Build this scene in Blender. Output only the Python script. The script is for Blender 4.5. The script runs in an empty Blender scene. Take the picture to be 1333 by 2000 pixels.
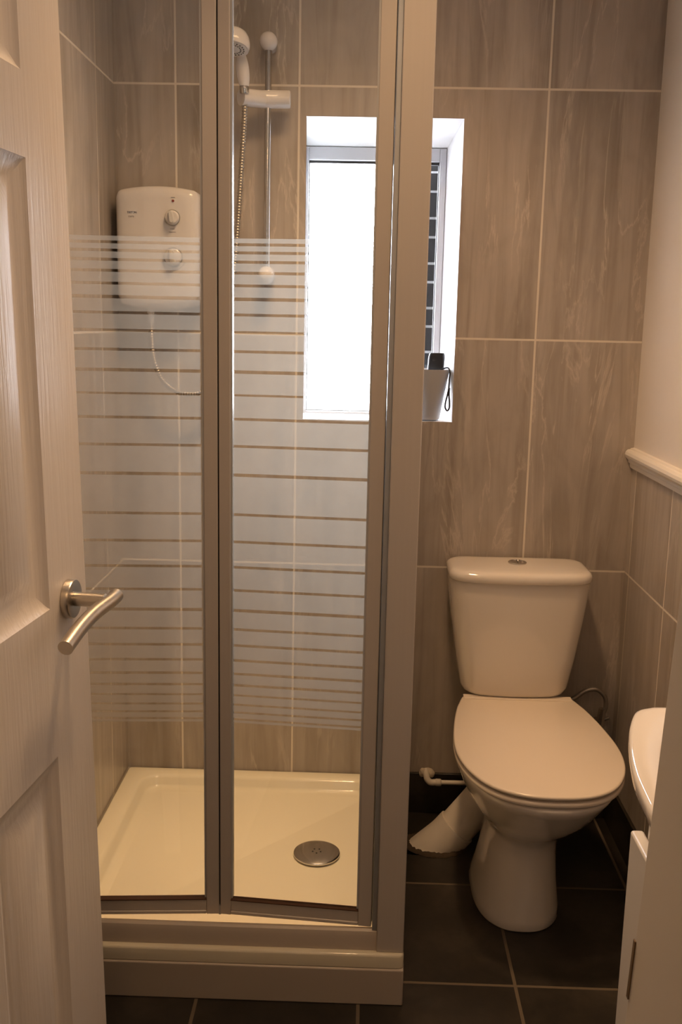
import bpy, bmesh, math, random
from mathutils import Vector, Matrix

random.seed(7)
C = bpy.context.scene.collection
SC = bpy.context.scene

# ------------------------------------------------------------------ camera
cam_d = bpy.data.cameras.new('camera')
cam = bpy.data.objects.new('camera', cam_d)
C.objects.link(cam)
SC.camera = cam
PIT, YAW, ROLL, FPX = 0.188794, -0.022124, 0.020426, 1918.16
cp, sp, cy_, sy_ = math.cos(PIT), math.sin(PIT), math.cos(YAW), math.sin(YAW)
fw = Vector((sy_ * cp, cy_ * cp, -sp))
rt = Vector((cy_, -sy_, 0))
up = rt.cross(fw)
r2 = math.cos(ROLL) * rt + math.sin(ROLL) * up
u2 = -math.sin(ROLL) * rt + math.cos(ROLL) * up
M = Matrix((r2, u2, -fw)).transposed().to_4x4()
M.translation = Vector((0.63182, -2.52936, 1.32268))
cam.matrix_world = M
cam_d.sensor_fit = 'VERTICAL'
cam_d.sensor_height = 24.0
cam_d.sensor_width = 16.0
cam_d.lens = 24.0 * FPX / 2000.0
cam_d.clip_start = 0.02
SC.render.resolution_x, SC.render.resolution_y = 1333, 2000

# ------------------------------------------------------------------ light
SC.view_settings.view_transform = 'Standard'
SC.view_settings.look = 'None'
SC.view_settings.exposure = 0.14
SC.view_settings.gamma = 1.0
world = bpy.data.worlds.new('daylight')
SC.world = world
world.use_nodes = True
bg = world.node_tree.nodes['Background']
bg.inputs[0].default_value = (0.90, 0.90, 1.0, 1)
bg.inputs[1].default_value = 34.0


def lamp(name, loc, power, color, radius, focus=0.0):
    """A point light; focus > 0 narrows its light downwards as a reflector does (cosine to that power)."""
    d = bpy.data.lights.new(name, 'POINT')
    d.energy = power
    d.color = color
    d.shadow_soft_size = radius
    if focus:
        d.use_nodes = True
        N, L = d.node_tree.nodes, d.node_tree.links
        em = N['Emission']
        g = N.new('ShaderNodeNewGeometry')
        sx = N.new('ShaderNodeSeparateXYZ')
        L.new(g.outputs['Incoming'], sx.inputs[0])
        m1 = N.new('ShaderNodeMath')
        m1.operation = 'MULTIPLY'
        m1.inputs[1].default_value = -1.0
        L.new(sx.outputs[2], m1.inputs[0])
        m2 = N.new('ShaderNodeMath')
        m2.operation = 'MAXIMUM'
        m2.inputs[1].default_value = 0.0
        L.new(m1.outputs[0], m2.inputs[0])
        m3 = N.new('ShaderNodeMath')
        m3.operation = 'POWER'
        m3.inputs[1].default_value = focus
        L.new(m2.outputs[0], m3.inputs[0])
        L.new(m3.outputs[0], em.inputs['Strength'])
    o = bpy.data.objects.new(name, d)
    o.location = loc
    C.objects.link(o)
    return o


WARM = (1.0, 0.615, 0.31)
lamp('ceiling_bulb_or_fill', (0.50, -0.64, 2.36), 76, WARM, 0.09, 4.6)
lamp('ceiling_bulb_or_fill', (0.70, -0.64, 2.36), 76, WARM, 0.09, 4.6)
lamp('ceiling_bulb_or_fill', (0.70, -1.08, 2.36), 28, WARM, 0.07, 4.5)  # added fill, no real bulb here; brightens the upper shower post
lamp('hall_fill', (0.55, -2.9, 2.2), 6, WARM, 0.06)  # added unseen fill behind the camera for the shower frame and doorway
pd = bpy.data.lights.new('window_portal', 'AREA')
pd.shape = 'RECTANGLE'
pd.size, pd.size_y = 0.38, 0.72
pd.cycles.is_portal = True
po = bpy.data.objects.new('window_portal', pd)
po.location = (0.655, 0.205, 1.43)
po.rotation_euler = (math.radians(-90), 0, 0)
C.objects.link(po)


# ------------------------------------------------------------------ materials
def lin(c):
    return tuple(((v / 255) / 12.92 if v / 255 < 0.04045 else ((v / 255 + 0.055) / 1.055) ** 2.4) for v in c)


def nt(mat):
    mat.use_nodes = True
    t = mat.node_tree
    return t, t.nodes, t.links


def pmat(name, col, rough=0.4, metal=0.0, spec=0.5, coat=0.0, bump=0.0, bscale=(40, 40, 40), vary=0.06):
    m = bpy.data.materials.new(name)
    t, N, L = nt(m)
    b = N['Principled BSDF']
    b.inputs['Metallic'].default_value = metal
    b.inputs['Specular IOR Level'].default_value = spec
    b.inputs['Coat Weight'].default_value = coat
    tc = N.new('ShaderNodeTexCoord')
    mp = N.new('ShaderNodeMapping')
    mp.inputs['Scale'].default_value = bscale
    L.new(tc.outputs['Object'], mp.inputs[0])
    nz = N.new('ShaderNodeTexNoise')
    nz.inputs['Scale'].default_value = 1.0
    nz.inputs['Detail'].default_value = 4
    L.new(mp.outputs[0], nz.inputs['Vector'])
    mx = N.new('ShaderNodeMix')
    mx.data_type = 'RGBA'
    mx.inputs[6].default_value = (*[c * (1 - vary) for c in col], 1)
    mx.inputs[7].default_value = (*[min(1, c * (1 + vary)) for c in col], 1)
    L.new(nz.outputs[0], mx.inputs[0])
    L.new(mx.outputs[2], b.inputs['Base Color'])
    mr = N.new('ShaderNodeMapRange')
    mr.inputs[3].default_value = max(0, rough - 0.04)
    mr.inputs[4].default_value = min(1, rough + 0.04)
    L.new(nz.outputs[0], mr.inputs[0])
    L.new(mr.outputs[0], b.inputs['Roughness'])
    if bump:
        bp = N.new('ShaderNodeBump')
        bp.inputs['Strength'].default_value = bump
        bp.inputs['Distance'].default_value = 0.002
        L.new(nz.outputs[0], bp.inputs['Height'])
        L.new(bp.outputs[0], b.inputs['Normal'])
    return m


def math_node(N, L, op, a, b=None):
    n = N.new('ShaderNodeMath')
    n.operation = op
    for i, v in enumerate((a, b)):
        if v is None:
            continue
        if isinstance(v, (int, float)):
            n.inputs[i].default_value = v
        else:
            L.new(v, n.inputs[i])
    return n.outputs[0]


def tile_mat(name, axes, u0, tw, v0, th, grout, cols, gcol, rough, kind='stone', bump=0.25):
    """Tiles laid in a world-aligned grid: axes picks the two coordinates of the surface."""
    m = bpy.data.materials.new(name)
    t, N, L = nt(m)
    b = N['Principled BSDF']
    tc = N.new('ShaderNodeTexCoord')
    sx = N.new('ShaderNodeSeparateXYZ')
    L.new(tc.outputs['Object'], sx.inputs[0])
    U, V = sx.outputs[axes[0]], sx.outputs[axes[1]]
    u = math_node(N, L, 'DIVIDE', math_node(N, L, 'SUBTRACT', U, u0), tw)
    v = math_node(N, L, 'DIVIDE', math_node(N, L, 'SUBTRACT', V, v0), th)
    iu, iv = math_node(N, L, 'FLOOR', u), math_node(N, L, 'FLOOR', v)
    fu, fv = math_node(N, L, 'SUBTRACT', u, iu), math_node(N, L, 'SUBTRACT', v, iv)

    def edge(f, size):
        e = math_node(N, L, 'MINIMUM', f, math_node(N, L, 'SUBTRACT', 1.0, f))
        return math_node(N, L, 'MULTIPLY', e, size)
    d = math_node(N, L, 'MINIMUM', edge(fu, tw), edge(fv, th))
    mask = N.new('ShaderNodeMapRange')
    mask.inputs[1].default_value = grout * 0.5
    mask.inputs[2].default_value = grout * 0.5 + 0.0008
    L.new(d, mask.inputs[0])
    cmb = N.new('ShaderNodeCombineXYZ')
    L.new(iu, cmb.inputs[0])
    L.new(iv, cmb.inputs[1])
    wn = N.new('ShaderNodeTexWhiteNoise')
    wn.noise_dimensions = '3D'
    L.new(cmb.outputs[0], wn.inputs[0])
    sc = N.new('ShaderNodeVectorMath')
    sc.operation = 'SCALE'
    sc.inputs[3].default_value = 9.0
    L.new(wn.outputs[1], sc.inputs[0])
    uv = N.new('ShaderNodeCombineXYZ')
    L.new(U, uv.inputs[0])
    L.new(V, uv.inputs[1])
    ad = N.new('ShaderNodeVectorMath')
    ad.operation = 'ADD'
    L.new(uv.outputs[0], ad.inputs[0])
    L.new(sc.outputs[0], ad.inputs[1])

    def noise(scale, sc3, detail, dist, rough_=0.55):
        mp = N.new('ShaderNodeMapping')
        mp.inputs['Scale'].default_value = sc3
        L.new(ad.outputs[0], mp.inputs[0])
        n = N.new('ShaderNodeTexNoise')
        n.inputs['Scale'].default_value = scale
        n.inputs['Detail'].default_value = detail
        n.inputs['Roughness'].default_value = rough_
        n.inputs['Distortion'].default_value = dist
        L.new(mp.outputs[0], n.inputs['Vector'])
        return n.outputs[0]

    def ramp(src, stops):
        r = N.new('ShaderNodeValToRGB')
        e = r.color_ramp.elements
        while len(e) < len(stops):
            e.new(0.5)
        for i, (p, c) in enumerate(stops):
            e[i].position = p
            e[i].color = (*c, 1) if len(c) == 3 else c
        L.new(src, r.inputs[0])
        return r.outputs[0]

    def mix(fac, a, c, mode='MIX'):
        x = N.new('ShaderNodeMix')
        x.data_type = 'RGBA'
        x.blend_type = mode
        if isinstance(fac, (int, float)):
            x.inputs[0].default_value = fac
        else:
            L.new(fac, x.inputs[0])
        for s, val in ((6, a), (7, c)):
            if isinstance(val, tuple):
                x.inputs[s].default_value = (*val, 1)
            else:
                L.new(val, x.inputs[s])
        return x.outputs[2]
    base, dark, light = cols
    if kind == 'stone':
        bands = noise(1.0, (7, 0.9, 1), 5, 0.9)
        col = ramp(bands, [(0.33, dark), (0.46, base), (0.56, base), (0.70, light)])
        streak = noise(1.0, (30, 1.6, 1), 6, 0.9)
        s = ramp(streak, [(0.34, (0.86, 0.84, 0.81)), (0.5, (1, 1, 1)), (0.66, (1.07, 1.07, 1.07))])
        col = mix(1.0, col, s, 'MULTIPLY')
        cloud = noise(1.0, (9, 5, 1), 6, 1.5)
        s = ramp(cloud, [(0.3, (0.90, 0.89, 0.87)), (0.5, (1, 1, 1)), (0.7, (1.08, 1.08, 1.08))])
        col = mix(0.7, col, s, 'MULTIPLY')
        # thin veins where the warped noise crosses its middle value
        vn = noise(1.0, (7, 1.1, 1), 9, 0.7, 0.6)
        ve = math_node(N, L, 'ABSOLUTE', math_node(N, L, 'SUBTRACT', vn, 0.5))
        vr = ramp(ve, [(0.0, (1, 1, 1)), (0.006, (0.45, 0.45, 0.45)), (0.016, (0, 0, 0))])
        pick = ramp(noise(1.0, (5, 2.2, 1), 3, 0.0), [(0.45, (0, 0, 0)), (0.62, (0.8, 0.8, 0.8))])
        col = mix(mix(1.0, vr, pick, 'MULTIPLY'), col, tuple(min(1, c * 1.42) for c in base))
        vn2 = noise(1.0, (6, 0.7, 1), 6, 1.2, 0.55)
        ve2 = math_node(N, L, 'ABSOLUTE', math_node(N, L, 'SUBTRACT', vn2, 0.47))
        vr2 = ramp(ve2, [(0.0, (1, 1, 1)), (0.02, (0.3, 0.3, 0.3)), (0.045, (0, 0, 0))])
        pick2 = ramp(noise(1.0, (4, 1.3, 1), 2, 0.0), [(0.48, (0, 0, 0)), (0.66, (0.6, 0.6, 0.6))])
        col = mix(mix(1.0, vr2, pick2, 'MULTIPLY'), col, tuple(c * 0.70 for c in base))
    else:
        n1 = noise(6.0, (1, 1, 1), 6, 0.4)
        col = ramp(n1, [(0.3, dark), (0.5, base), (0.75, light)])
        n2 = noise(60.0, (1, 1, 1), 3, 0.0)
        s = ramp(n2, [(0.3, (0.75, 0.75, 0.75)), (0.7, (1.2, 1.2, 1.2))])
        col = mix(0.6, col, s, 'MULTIPLY')
    tv = math_node(N, L, 'ADD', math_node(N, L, 'MULTIPLY', wn.outputs[0], 0.12), 0.94)
    tvc = N.new('ShaderNodeCombineXYZ')
    for i in range(3):
        L.new(tv, tvc.inputs[i])
    col = mix(1.0, col, tvc.outputs[0], 'MULTIPLY')
    col = mix(mask.outputs[0], gcol, col)
    L.new(col, b.inputs['Base Color'])
    rr = N.new('ShaderNodeMapRange')
    rr.inputs[3].default_value = 0.85
    rr.inputs[4].default_value = rough
    L.new(mask.outputs[0], rr.inputs[0])
    L.new(rr.outputs[0], b.inputs['Roughness'])
    bp = N.new('ShaderNodeBump')
    bp.inputs['Strength'].default_value = bump
    bp.inputs['Distance'].default_value = 0.0015
    L.new(mask.outputs[0], bp.inputs['Height'])
    L.new(bp.outputs[0], b.inputs['Normal'])
    return m


STONE = ((0.42, 0.368, 0.322), (0.32, 0.275, 0.235), (0.51, 0.455, 0.40))
GROUT = (0.72, 0.65, 0.56)
TW, TH = 0.302, 0.5955
M_back = tile_mat('beige veined tile, back', (0, 2), 0.152, TW, 0.698, TH, 0.0042, STONE, GROUT, 0.34)
M_left = tile_mat('beige veined tile, left', (1, 2), -0.162, TW, 0.698, TH, 0.0042, STONE, GROUT, 0.34)
M_right = tile_mat('beige veined tile, right', (1, 2), -0.344, TW, 0.698, TH, 0.0042, STONE, GROUT, 0.34)
SLATE = ((0.024, 0.019, 0.014), (0.012, 0.0095, 0.007), (0.050, 0.040, 0.030))
M_floor = tile_mat('dark slate floor tile', (0, 1), 0.004, 0.3215, 0.005, 0.3665, 0.006, SLATE, (0.13, 0.10, 0.07), 0.42, 'slate')
M_skirt = tile_mat('dark slate skirting tile', (0, 2), 0.60, 0.40, -0.5, 0.9, 0.003, SLATE, (0.13, 0.10, 0.07), 0.35, 'slate')
M_skirtr = tile_mat('dark slate skirting tile, side', (1, 2), 0.05, 0.40, -0.5, 0.9, 0.003, SLATE, (0.13, 0.10, 0.07), 0.35, 'slate')
M_paint = pmat('cream wall paint', (0.78, 0.72, 0.66), 0.55, bump=0.06, bscale=(60, 60, 60), vary=0.02)
M_ceil = pmat('white ceiling paint', (0.80, 0.78, 0.74), 0.8, vary=0.02)
M_hall = pmat('hall wall paint', (0.55, 0.50, 0.45), 0.8, vary=0.03)
M_plaster = pmat('white reveal plaster', (0.82, 0.83, 0.84), 0.6, bump=0.05, vary=0.02)
M_gloss = pmat('white gloss woodwork', (0.78, 0.73, 0.66), 0.5, spec=0.3, vary=0.01, bscale=(8, 8, 8))
M_door = pmat('white moulded door skin', (0.78, 0.72, 0.66), 0.33, bump=0.40, bscale=(160, 160, 9), vary=0.03)
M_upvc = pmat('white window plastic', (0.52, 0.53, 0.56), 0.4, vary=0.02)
M_gasket = pmat('black window gasket', (0.02, 0.02, 0.02), 0.6)
M_ceramic = pmat('white glazed ceramic', (0.74, 0.68, 0.61), 0.07, coat=0.3, vary=0.015, bscale=(6, 6, 6))
M_seat = pmat('white toilet seat plastic', (0.76, 0.67, 0.57), 0.22, vary=0.015, bscale=(6, 6, 6))
M_tray = pmat('white acrylic shower tray', (0.74, 0.68, 0.53), 0.10, vary=0.015, bscale=(6, 6, 6))
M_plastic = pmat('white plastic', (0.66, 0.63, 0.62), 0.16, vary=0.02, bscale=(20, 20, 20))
M_plast2 = pmat('pale grey plastic', (0.58, 0.56, 0.54), 0.3, vary=0.03)
M_pipe = pmat('white pipe plastic', (0.74, 0.68, 0.60), 0.38, vary=0.04)
M_alu = pmat('satin silver aluminium', (0.62, 0.56, 0.50), 0.40, metal=0.15, vary=0.03, bscale=(200, 200, 3))
M_alubright = pmat('polished aluminium channel', (0.55, 0.57, 0.60), 0.42, metal=0.7, vary=0.03, bscale=(200, 200, 3))
M_chrome = pmat('chrome', (0.62, 0.60, 0.58), 0.12, metal=1.0, vary=0.03)
M_steel = pmat('brushed steel', (0.60, 0.55, 0.48), 0.30, metal=1.0, vary=0.05, bscale=(250, 250, 30))
M_hose = pmat('dull ribbed metal', (0.40, 0.36, 0.32), 0.38, metal=0.75, vary=0.05)
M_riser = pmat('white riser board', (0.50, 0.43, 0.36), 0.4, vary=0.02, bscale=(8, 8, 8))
M_basin = pmat('bright white basin ceramic', (0.84, 0.79, 0.73), 0.06, coat=0.3, vary=0.015, bscale=(6, 6, 6))
M_strip = pmat('brown glazing rubber', (0.10, 0.045, 0.025), 0.6)
M_dark = pmat('dark rubber', (0.025, 0.022, 0.02), 0.5)
M_black = pmat('black plastic', (0.012, 0.012, 0.013), 0.35)
M_seal = pmat('clear pale seal', (0.50, 0.50, 0.49), 0.35, vary=0.03)
M_ink = pmat('dark blue print', (0.03, 0.035, 0.10), 0.5)
M_inkg = pmat('grey print', (0.28, 0.26, 0.27), 0.5)
M_red = pmat('red indicator', (0.20, 0.02, 0.015), 0.3)
M_brass = pmat('worn brass plate', (0.22, 0.15, 0.09), 0.4, metal=0.7, vary=0.2)
M_mortar = pmat('rough brown mortar', (0.06, 0.04, 0.024), 0.9, bump=0.8, bscale=(120, 120, 120), vary=0.4)
M_filler = pmat('cream filler', (0.62, 0.54, 0.44), 0.8, bump=0.5, bscale=(120, 120, 120), vary=0.1)
M_beaker = pmat('matt grey beaker', (0.50, 0.50, 0.51), 0.45, vary=0.03)
M_brick = pmat('dark engineering brick', (0.003, 0.0033, 0.0036), 0.6, spec=0.2, vary=0.3)
M_joint = pmat('pale mortar joint', (0.35, 0.36, 0.37), 0.9, vary=0.1)
M_cab = pmat('white vanity board', (0.80, 0.76, 0.70), 0.3, vary=0.02)


def clear_glass(name, gloss=0.06):
    m = bpy.data.materials.new(name)
    t, N, L = nt(m)
    N.remove(N['Principled BSDF'])
    out = N['Material Output']
    tr = N.new('ShaderNodeBsdfTransparent')
    tr.inputs[0].default_value = (0.97, 0.985, 0.98, 1)
    gl = N.new('ShaderNodeBsdfGlossy')
    gl.inputs['Roughness'].default_value = 0.02
    lw = N.new('ShaderNodeFresnel')
    lw.inputs[0].default_value = 1.35
    mx = N.new('ShaderNodeMixShader')
    L.new(lw.outputs[0], mx.inputs[0])
    L.new(tr.outputs[0], mx.inputs[1])
    L.new(gl.outputs[0], mx.inputs[2])
    L.new(mx.outputs[0], out.inputs[0])
    return m


def frosted(name, cover, col):
    m = bpy.data.materials.new(name)
    t, N, L = nt(m)
    N.remove(N['Principled BSDF'])
    out = N['Material Output']
    tr = N.new('ShaderNodeBsdfTransparent')
    df = N.new('ShaderNodeBsdfDiffuse')
    tl = N.new('ShaderNodeBsdfTranslucent')
    tc = N.new('ShaderNodeTexCoord')
    nz = N.new('ShaderNodeTexNoise')
    nz.inputs['Scale'].default_value = 25
    L.new(tc.outputs['Object'], nz.inputs[0])
    mr = N.new('ShaderNodeMapRange')
    mr.inputs[3].default_value = cover - 0.03
    mr.inputs[4].default_value = cover + 0.03
    L.new(nz.outputs[0], mr.inputs[0])
    df.inputs[0].default_value = (*col, 1)
    tl.inputs[0].default_value = (*col, 1)
    ms = N.new('ShaderNodeMixShader')
    ms.inputs[0].default_value = 0.45
    L.new(df.outputs[0], ms.inputs[1])
    L.new(tl.outputs[0], ms.inputs[2])
    mx = N.new('ShaderNodeMixShader')
    L.new(mr.outputs[0], mx.inputs[0])
    L.new(tr.outputs[0], mx.inputs[1])
    L.new(ms.outputs[0], mx.inputs[2])
    L.new(mx.outputs[0], out.inputs[0])
    return m


M_glass = clear_glass('clear shower glass')
M_pane = clear_glass('window glass')
M_frost = frosted('white printed frosting', 0.39, (0.84, 0.84, 0.76))


# ------------------------------------------------------------------ mesh helpers
def sharp(bm, deg=32):
    for f in bm.faces:
        f.smooth = True
    lim = math.radians(deg)
    for e in bm.edges:
        if len(e.link_faces) == 2:
            e.smooth = e.calc_face_angle(0) < lim
        else:
            e.smooth = False


def obj(name, bm, mats, parent=None, deg=32, bevel=0.0, fixn=True):
    """Links ONE mesh object. Coordinates come in world space and are moved to the top-level thing's base."""
    if fixn:
        bmesh.ops.recalc_face_normals(bm, faces=bm.faces)
    sharp(bm, deg)
    base = Vector((0, 0, 0))
    p = parent
    while p is not None:
        base += p.location
        p = p.parent
    bmesh.ops.translate(bm, verts=bm.verts, vec=-base)
    me = bpy.data.meshes.new(name)
    bm.to_mesh(me)
    bm.free()
    for m in (mats if isinstance(mats, (list, tuple)) else [mats]):
        me.materials.append(m)
    o = bpy.data.objects.new(name, me)
    C.objects.link(o)
    if parent is not None:
        o.parent = parent
    if bevel:
        bv = o.modifiers.new('edge', 'BEVEL')
        bv.width = bevel
        bv.segments = 3
        bv.limit_method = 'ANGLE'
        bv.angle_limit = math.radians(40)
        bv.harden_normals = False
    return o


def thing(name, label, cat, loc=(0, 0, 0), group=None):
    o = bpy.data.objects.new(name, None)
    o.empty_display_size = 0.05
    o.location = loc
    C.objects.link(o)
    o['label'] = label
    o['category'] = cat
    if group:
        o['group'] = group
    return o


def tag(o, label, cat, kind=None, group=None):
    o['label'] = label
    o['category'] = cat
    if kind:
        o['kind'] = kind
    if group:
        o['group'] = group
    return o


def box(bm, x0, x1, y0, y1, z0, z1, mi=0):
    vs = [bm.verts.new((x, y, z)) for z in (z0, z1) for y in (y0, y1) for x in (x0, x1)]
    for idx in ((0, 2, 3, 1), (4, 5, 7, 6), (0, 1, 5, 4), (2, 6, 7, 3), (0, 4, 6, 2), (1, 3, 7, 5)):
        f = bm.faces.new([vs[i] for i in idx])
        f.material_index = mi
    return vs


def bx(*a):
    bm = bmesh.new()
    box(bm, *a)
    return bm


def hexa(bm, pts, mi=0):
    """Eight corners ordered as in box()."""
    vs = [bm.verts.new(p) for p in pts]
    for idx in ((0, 2, 3, 1), (4, 5, 7, 6), (0, 1, 5, 4), (2, 6, 7, 3), (0, 4, 6, 2), (1, 3, 7, 5)):
        bm.faces.new([vs[i] for i in idx]).material_index = mi


def loft(bm, rings, cap0=True, cap1=True, closed=True, mi=0):
    vr = [[bm.verts.new(p) for p in r] for r in rings]
    n = len(vr[0])
    for a, b in zip(vr[:-1], vr[1:]):
        for i in range(n if closed else n - 1):
            j = (i + 1) % n
            bm.faces.new((a[i], a[j], b[j], b[i])).material_index = mi
    if cap0:
        bm.faces.new(vr[0][::-1]).material_index = mi
    if cap1:
        bm.faces.new(vr[-1]).material_index = mi
    return vr


def catmull(pts, n=8):
    P = [Vector(p) for p in pts]
    P = [2 * P[0] - P[1]] + P + [2 * P[-1] - P[-2]]
    out = []
    for i in range(1, len(P) - 2):
        for k in range(n):
            t = k / n
            a, b, c, d = P[i - 1], P[i], P[i + 1], P[i + 2]
            out.append(0.5 * ((2 * b) + (c - a) * t + (2 * a - 5 * b + 4 * c - d) * t * t + (-a + 3 * b - 3 * c + d) * t ** 3))
    out.append(P[-2])
    return out


def tube(bm, path, rad, sides=16, caps=True, mi=0):
    P = [Vector(p) for p in path]
    R = rad if isinstance(rad, (list, tuple)) else [rad] * len(P)
    rings = []
    t = (P[1] - P[0]).normalized()
    nrm = t.orthogonal().normalized()
    for i, p in enumerate(P):
        t2 = ((P[min(i + 1, len(P) - 1)] - P[max(i - 1, 0)])).normalized()
        nrm = (nrm - t2 * nrm.dot(t2)).normalized()
        bn = t2.cross(nrm)
        rings.append([p + R[i] * (math.cos(a) * nrm + math.sin(a) * bn) for a in [2 * math.pi * k / sides for k in range(sides)]])
    loft(bm, rings, caps, caps, mi=mi)


def lathe(bm, profile, origin, axis, sides=40, mi=0):
    """profile: (radius, height along axis) pairs."""
    ax = Vector(axis).normalized()
    u = ax.orthogonal().normalized()
    v = ax.cross(u)
    o = Vector(origin)
    rings = [[o + ax * h + max(r, 1e-5) * (math.cos(a) * u + math.sin(a) * v) for a in [2 * math.pi * k / sides for k in range(sides)]] for r, h in profile]
    loft(bm, rings, True, True, mi=mi)


def rrect(x0, x1, y0, y1, r, n=8):
    pts = []
    for cx, cy, a0 in ((x1 - r, y1 - r, 0), (x0 + r, y1 - r, 90), (x0 + r, y0 + r, 180), (x1 - r, y0 + r, 270)):
        for k in range(n + 1):
            a = math.radians(a0 + 90 * k / n)
            pts.append((cx + r * math.cos(a), cy + r * math.sin(a)))
    return pts


def inset(poly, d):
    """Moves every vertex of a counter-clockwise outline inwards by d."""
    n = len(poly)
    out = []
    for i in range(n):
        a, b, c = Vector(poly[i - 1]), Vector(poly[i]), Vector(poly[(i + 1) % n])
        e1, e2 = (b - a), (c - b)
        n1 = Vector((-e1.y, e1.x)).normalized() if e1.length > 1e-9 else Vector((0, 0))
        n2 = Vector((-e2.y, e2.x)).normalized() if e2.length > 1e-9 else Vector((0, 0))
        m = (n1 + n2)
        if m.length > 1e-9:
            m.normalize()
        k = max(0.5, m.dot(n1))
        q = b + m * (d / k)
        out.append((q.x, q.y))
    return out


# ------------------------------------------------------------------ the setting
XR = 1.326
CZ = 2.38
WX0, WX1, WZ0, WZ1 = 0.4725, 0.8565, 1.081, 1.8195     # window opening

bm = bmesh.new()
box(bm, -0.7, 1.7, -3.5, 0.2, -0.08, 0.0)
tag(obj('floor', bm, M_floor), 'dark slate tiled floor with thin brown grout lines', 'floor', 'structure')
bm = bmesh.new()
box(bm, -0.7, 1.7, -3.5, 0.2, CZ, CZ + 0.1)
tag(obj('ceiling', bm, M_ceil), 'plain white painted ceiling above the bathroom', 'ceiling', 'structure')

bm = bmesh.new()
hexa(bm, [(x, y, z) for z in (0, CZ) for y, xe in ((0, WX0), (0.2, WX0 - 0.02)) for x in (-0.1, xe)])
box(bm, WX1, 1.43, 0, 0.2, 0, CZ)
box(bm, WX0, WX1, 0, 0.2, 0, WZ0)
box(bm, WX0, WX1, 0, 0.2, WZ1, CZ)
tag(obj('wall_back', bm, M_back), 'back wall of tall beige veined tiles around the window', 'wall', 'structure')
tag(obj('wall_left', bx(-0.1, 0.0, -1.87, 0.0, 0, CZ), M_left), 'beige tiled side wall inside the shower, left of the water heater', 'wall', 'structure')
bm = bmesh.new()
box(bm, XR, XR + 0.1, -1.87, 0.0, 0, 1.0, 0)
box(bm, XR, XR + 0.1, -1.87, 0.0, 1.0, CZ, 1)
tag(obj('wall_right', bm, [M_right, M_paint]), 'right wall, cream painted above a dado rail and beige tiled below', 'wall', 'structure')
bm = bmesh.new()
box(bm, -0.7, 0.12, -1.96, -1.87, 0, CZ)
box(bm, 0.90, 1.7, -1.96, -1.87, 0, CZ)
box(bm, 0.12, 0.90, -1.96, -1.87, 2.05, CZ)
tag(obj('wall_front', bm, M_hall), 'wall with the doorway the bathroom is seen through', 'wall', 'structure')
bm = bmesh.new()
box(bm, -0.7, -0.6, -3.5, -1.96, 0, CZ)
box(bm, 1.6, 1.7, -3.5, -1.96, 0, CZ)
box(bm, -0.6, 1.6, -3.5, -3.4, 0, CZ)
tag(obj('wall_hall', bm, M_hall), 'plain painted walls of the hall outside the doorway', 'wall', 'structure')

# skirting tiles
tag(obj('baseboard_back', bx(0.737, XR - 0.009, -0.009, 0.0, 0, 0.116), M_skirt, bevel=0.0015), 'black tile skirting along the back wall behind the toilet', 'skirting', 'structure')
tag(obj('baseboard_right', bx(XR - 0.009, XR, -1.87, 0.0, 0, 0.116), M_skirtr, bevel=0.0015), 'black tile skirting along the right wall', 'skirting', 'structure')

# dado rail: stepped profile swept along the right wall
prof = [(0, 0.975), (0.006, 0.975), (0.008, 0.980), (0.008, 0.986), (0.013, 0.989), (0.013, 0.995), (0.016, 0.998), (0.021, 1.003),
        (0.023, 1.010), (0.021, 1.017), (0.016, 1.022), (0.010, 1.023), (0.008, 1.026), (0, 1.027)]
bm = bmesh.new()
loft(bm, [[(XR - a, y, z) for a, z in prof] for y in (-0.002, -1.86)])
tag(obj('trim_1', bm, M_gloss, deg=25), 'white moulded dado rail along the right wall', 'dado rail', 'structure')

# window: splayed plaster reveal, plastic frame, gasket, pane
win = tag(obj('window_1', bmesh.new(), M_upvc), 'narrow bright window in a white plastered recess behind the shower post', 'window', 'structure')
BX0, BX1, BZ0, BZ1, BY = 0.4595, 0.829, 1.083, 1.777, 0.172
bm = bmesh.new()
Fc = [(WX0 + .0003, 0.0005, WZ0 + .0003), (WX1 - .0003, 0.0005, WZ0 + .0003), (WX1 - .0003, 0.0005, WZ1 - .0003), (WX0 + .0003, 0.0005, WZ1 - .0003)]
Bc = [(BX0, BY, BZ0), (BX1, BY, BZ0), (BX1, BY, BZ1), (BX0, BY, BZ1)]
Oc = [(WX0 - .0165, BY, WZ0 + .0003), (WX1 - .0003, BY, WZ0 + .0003), (WX1 - .0003, BY, WZ1 - .0003), (WX0 - .0165, BY, WZ1 - .0003)]
vf, vb, vo = [[bm.verts.new(p) for p in q] for q in (Fc, Bc, Oc)]
for i in range(4):
    j = (i + 1) % 4
    bm.faces.new((vf[i], vf[j], vb[j], vb[i]))
    bm.faces.new((vb[i], vb[j], vo[j], vo[i]))
    bm.faces.new((vo[i], vo[j], vf[j], vf[i]))
obj('reveal', bm, M_plaster, win, deg=10)


def ring_frame(bm, x0, x1, z0, z1, wl, wr, wb, wt, y0, y1):
    for a, b in ((y0, y1),):
        box(bm, x0, x0 + wl, a, b, z0, z1)
        box(bm, x1 - wr, x1, a, b, z0, z1)
        box(bm, x0 + wl, x1 - wr, a, b, z0, z0 + wb)
        box(bm, x0 + wl, x1 - wr, a, b, z1 - wt, z1)


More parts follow.
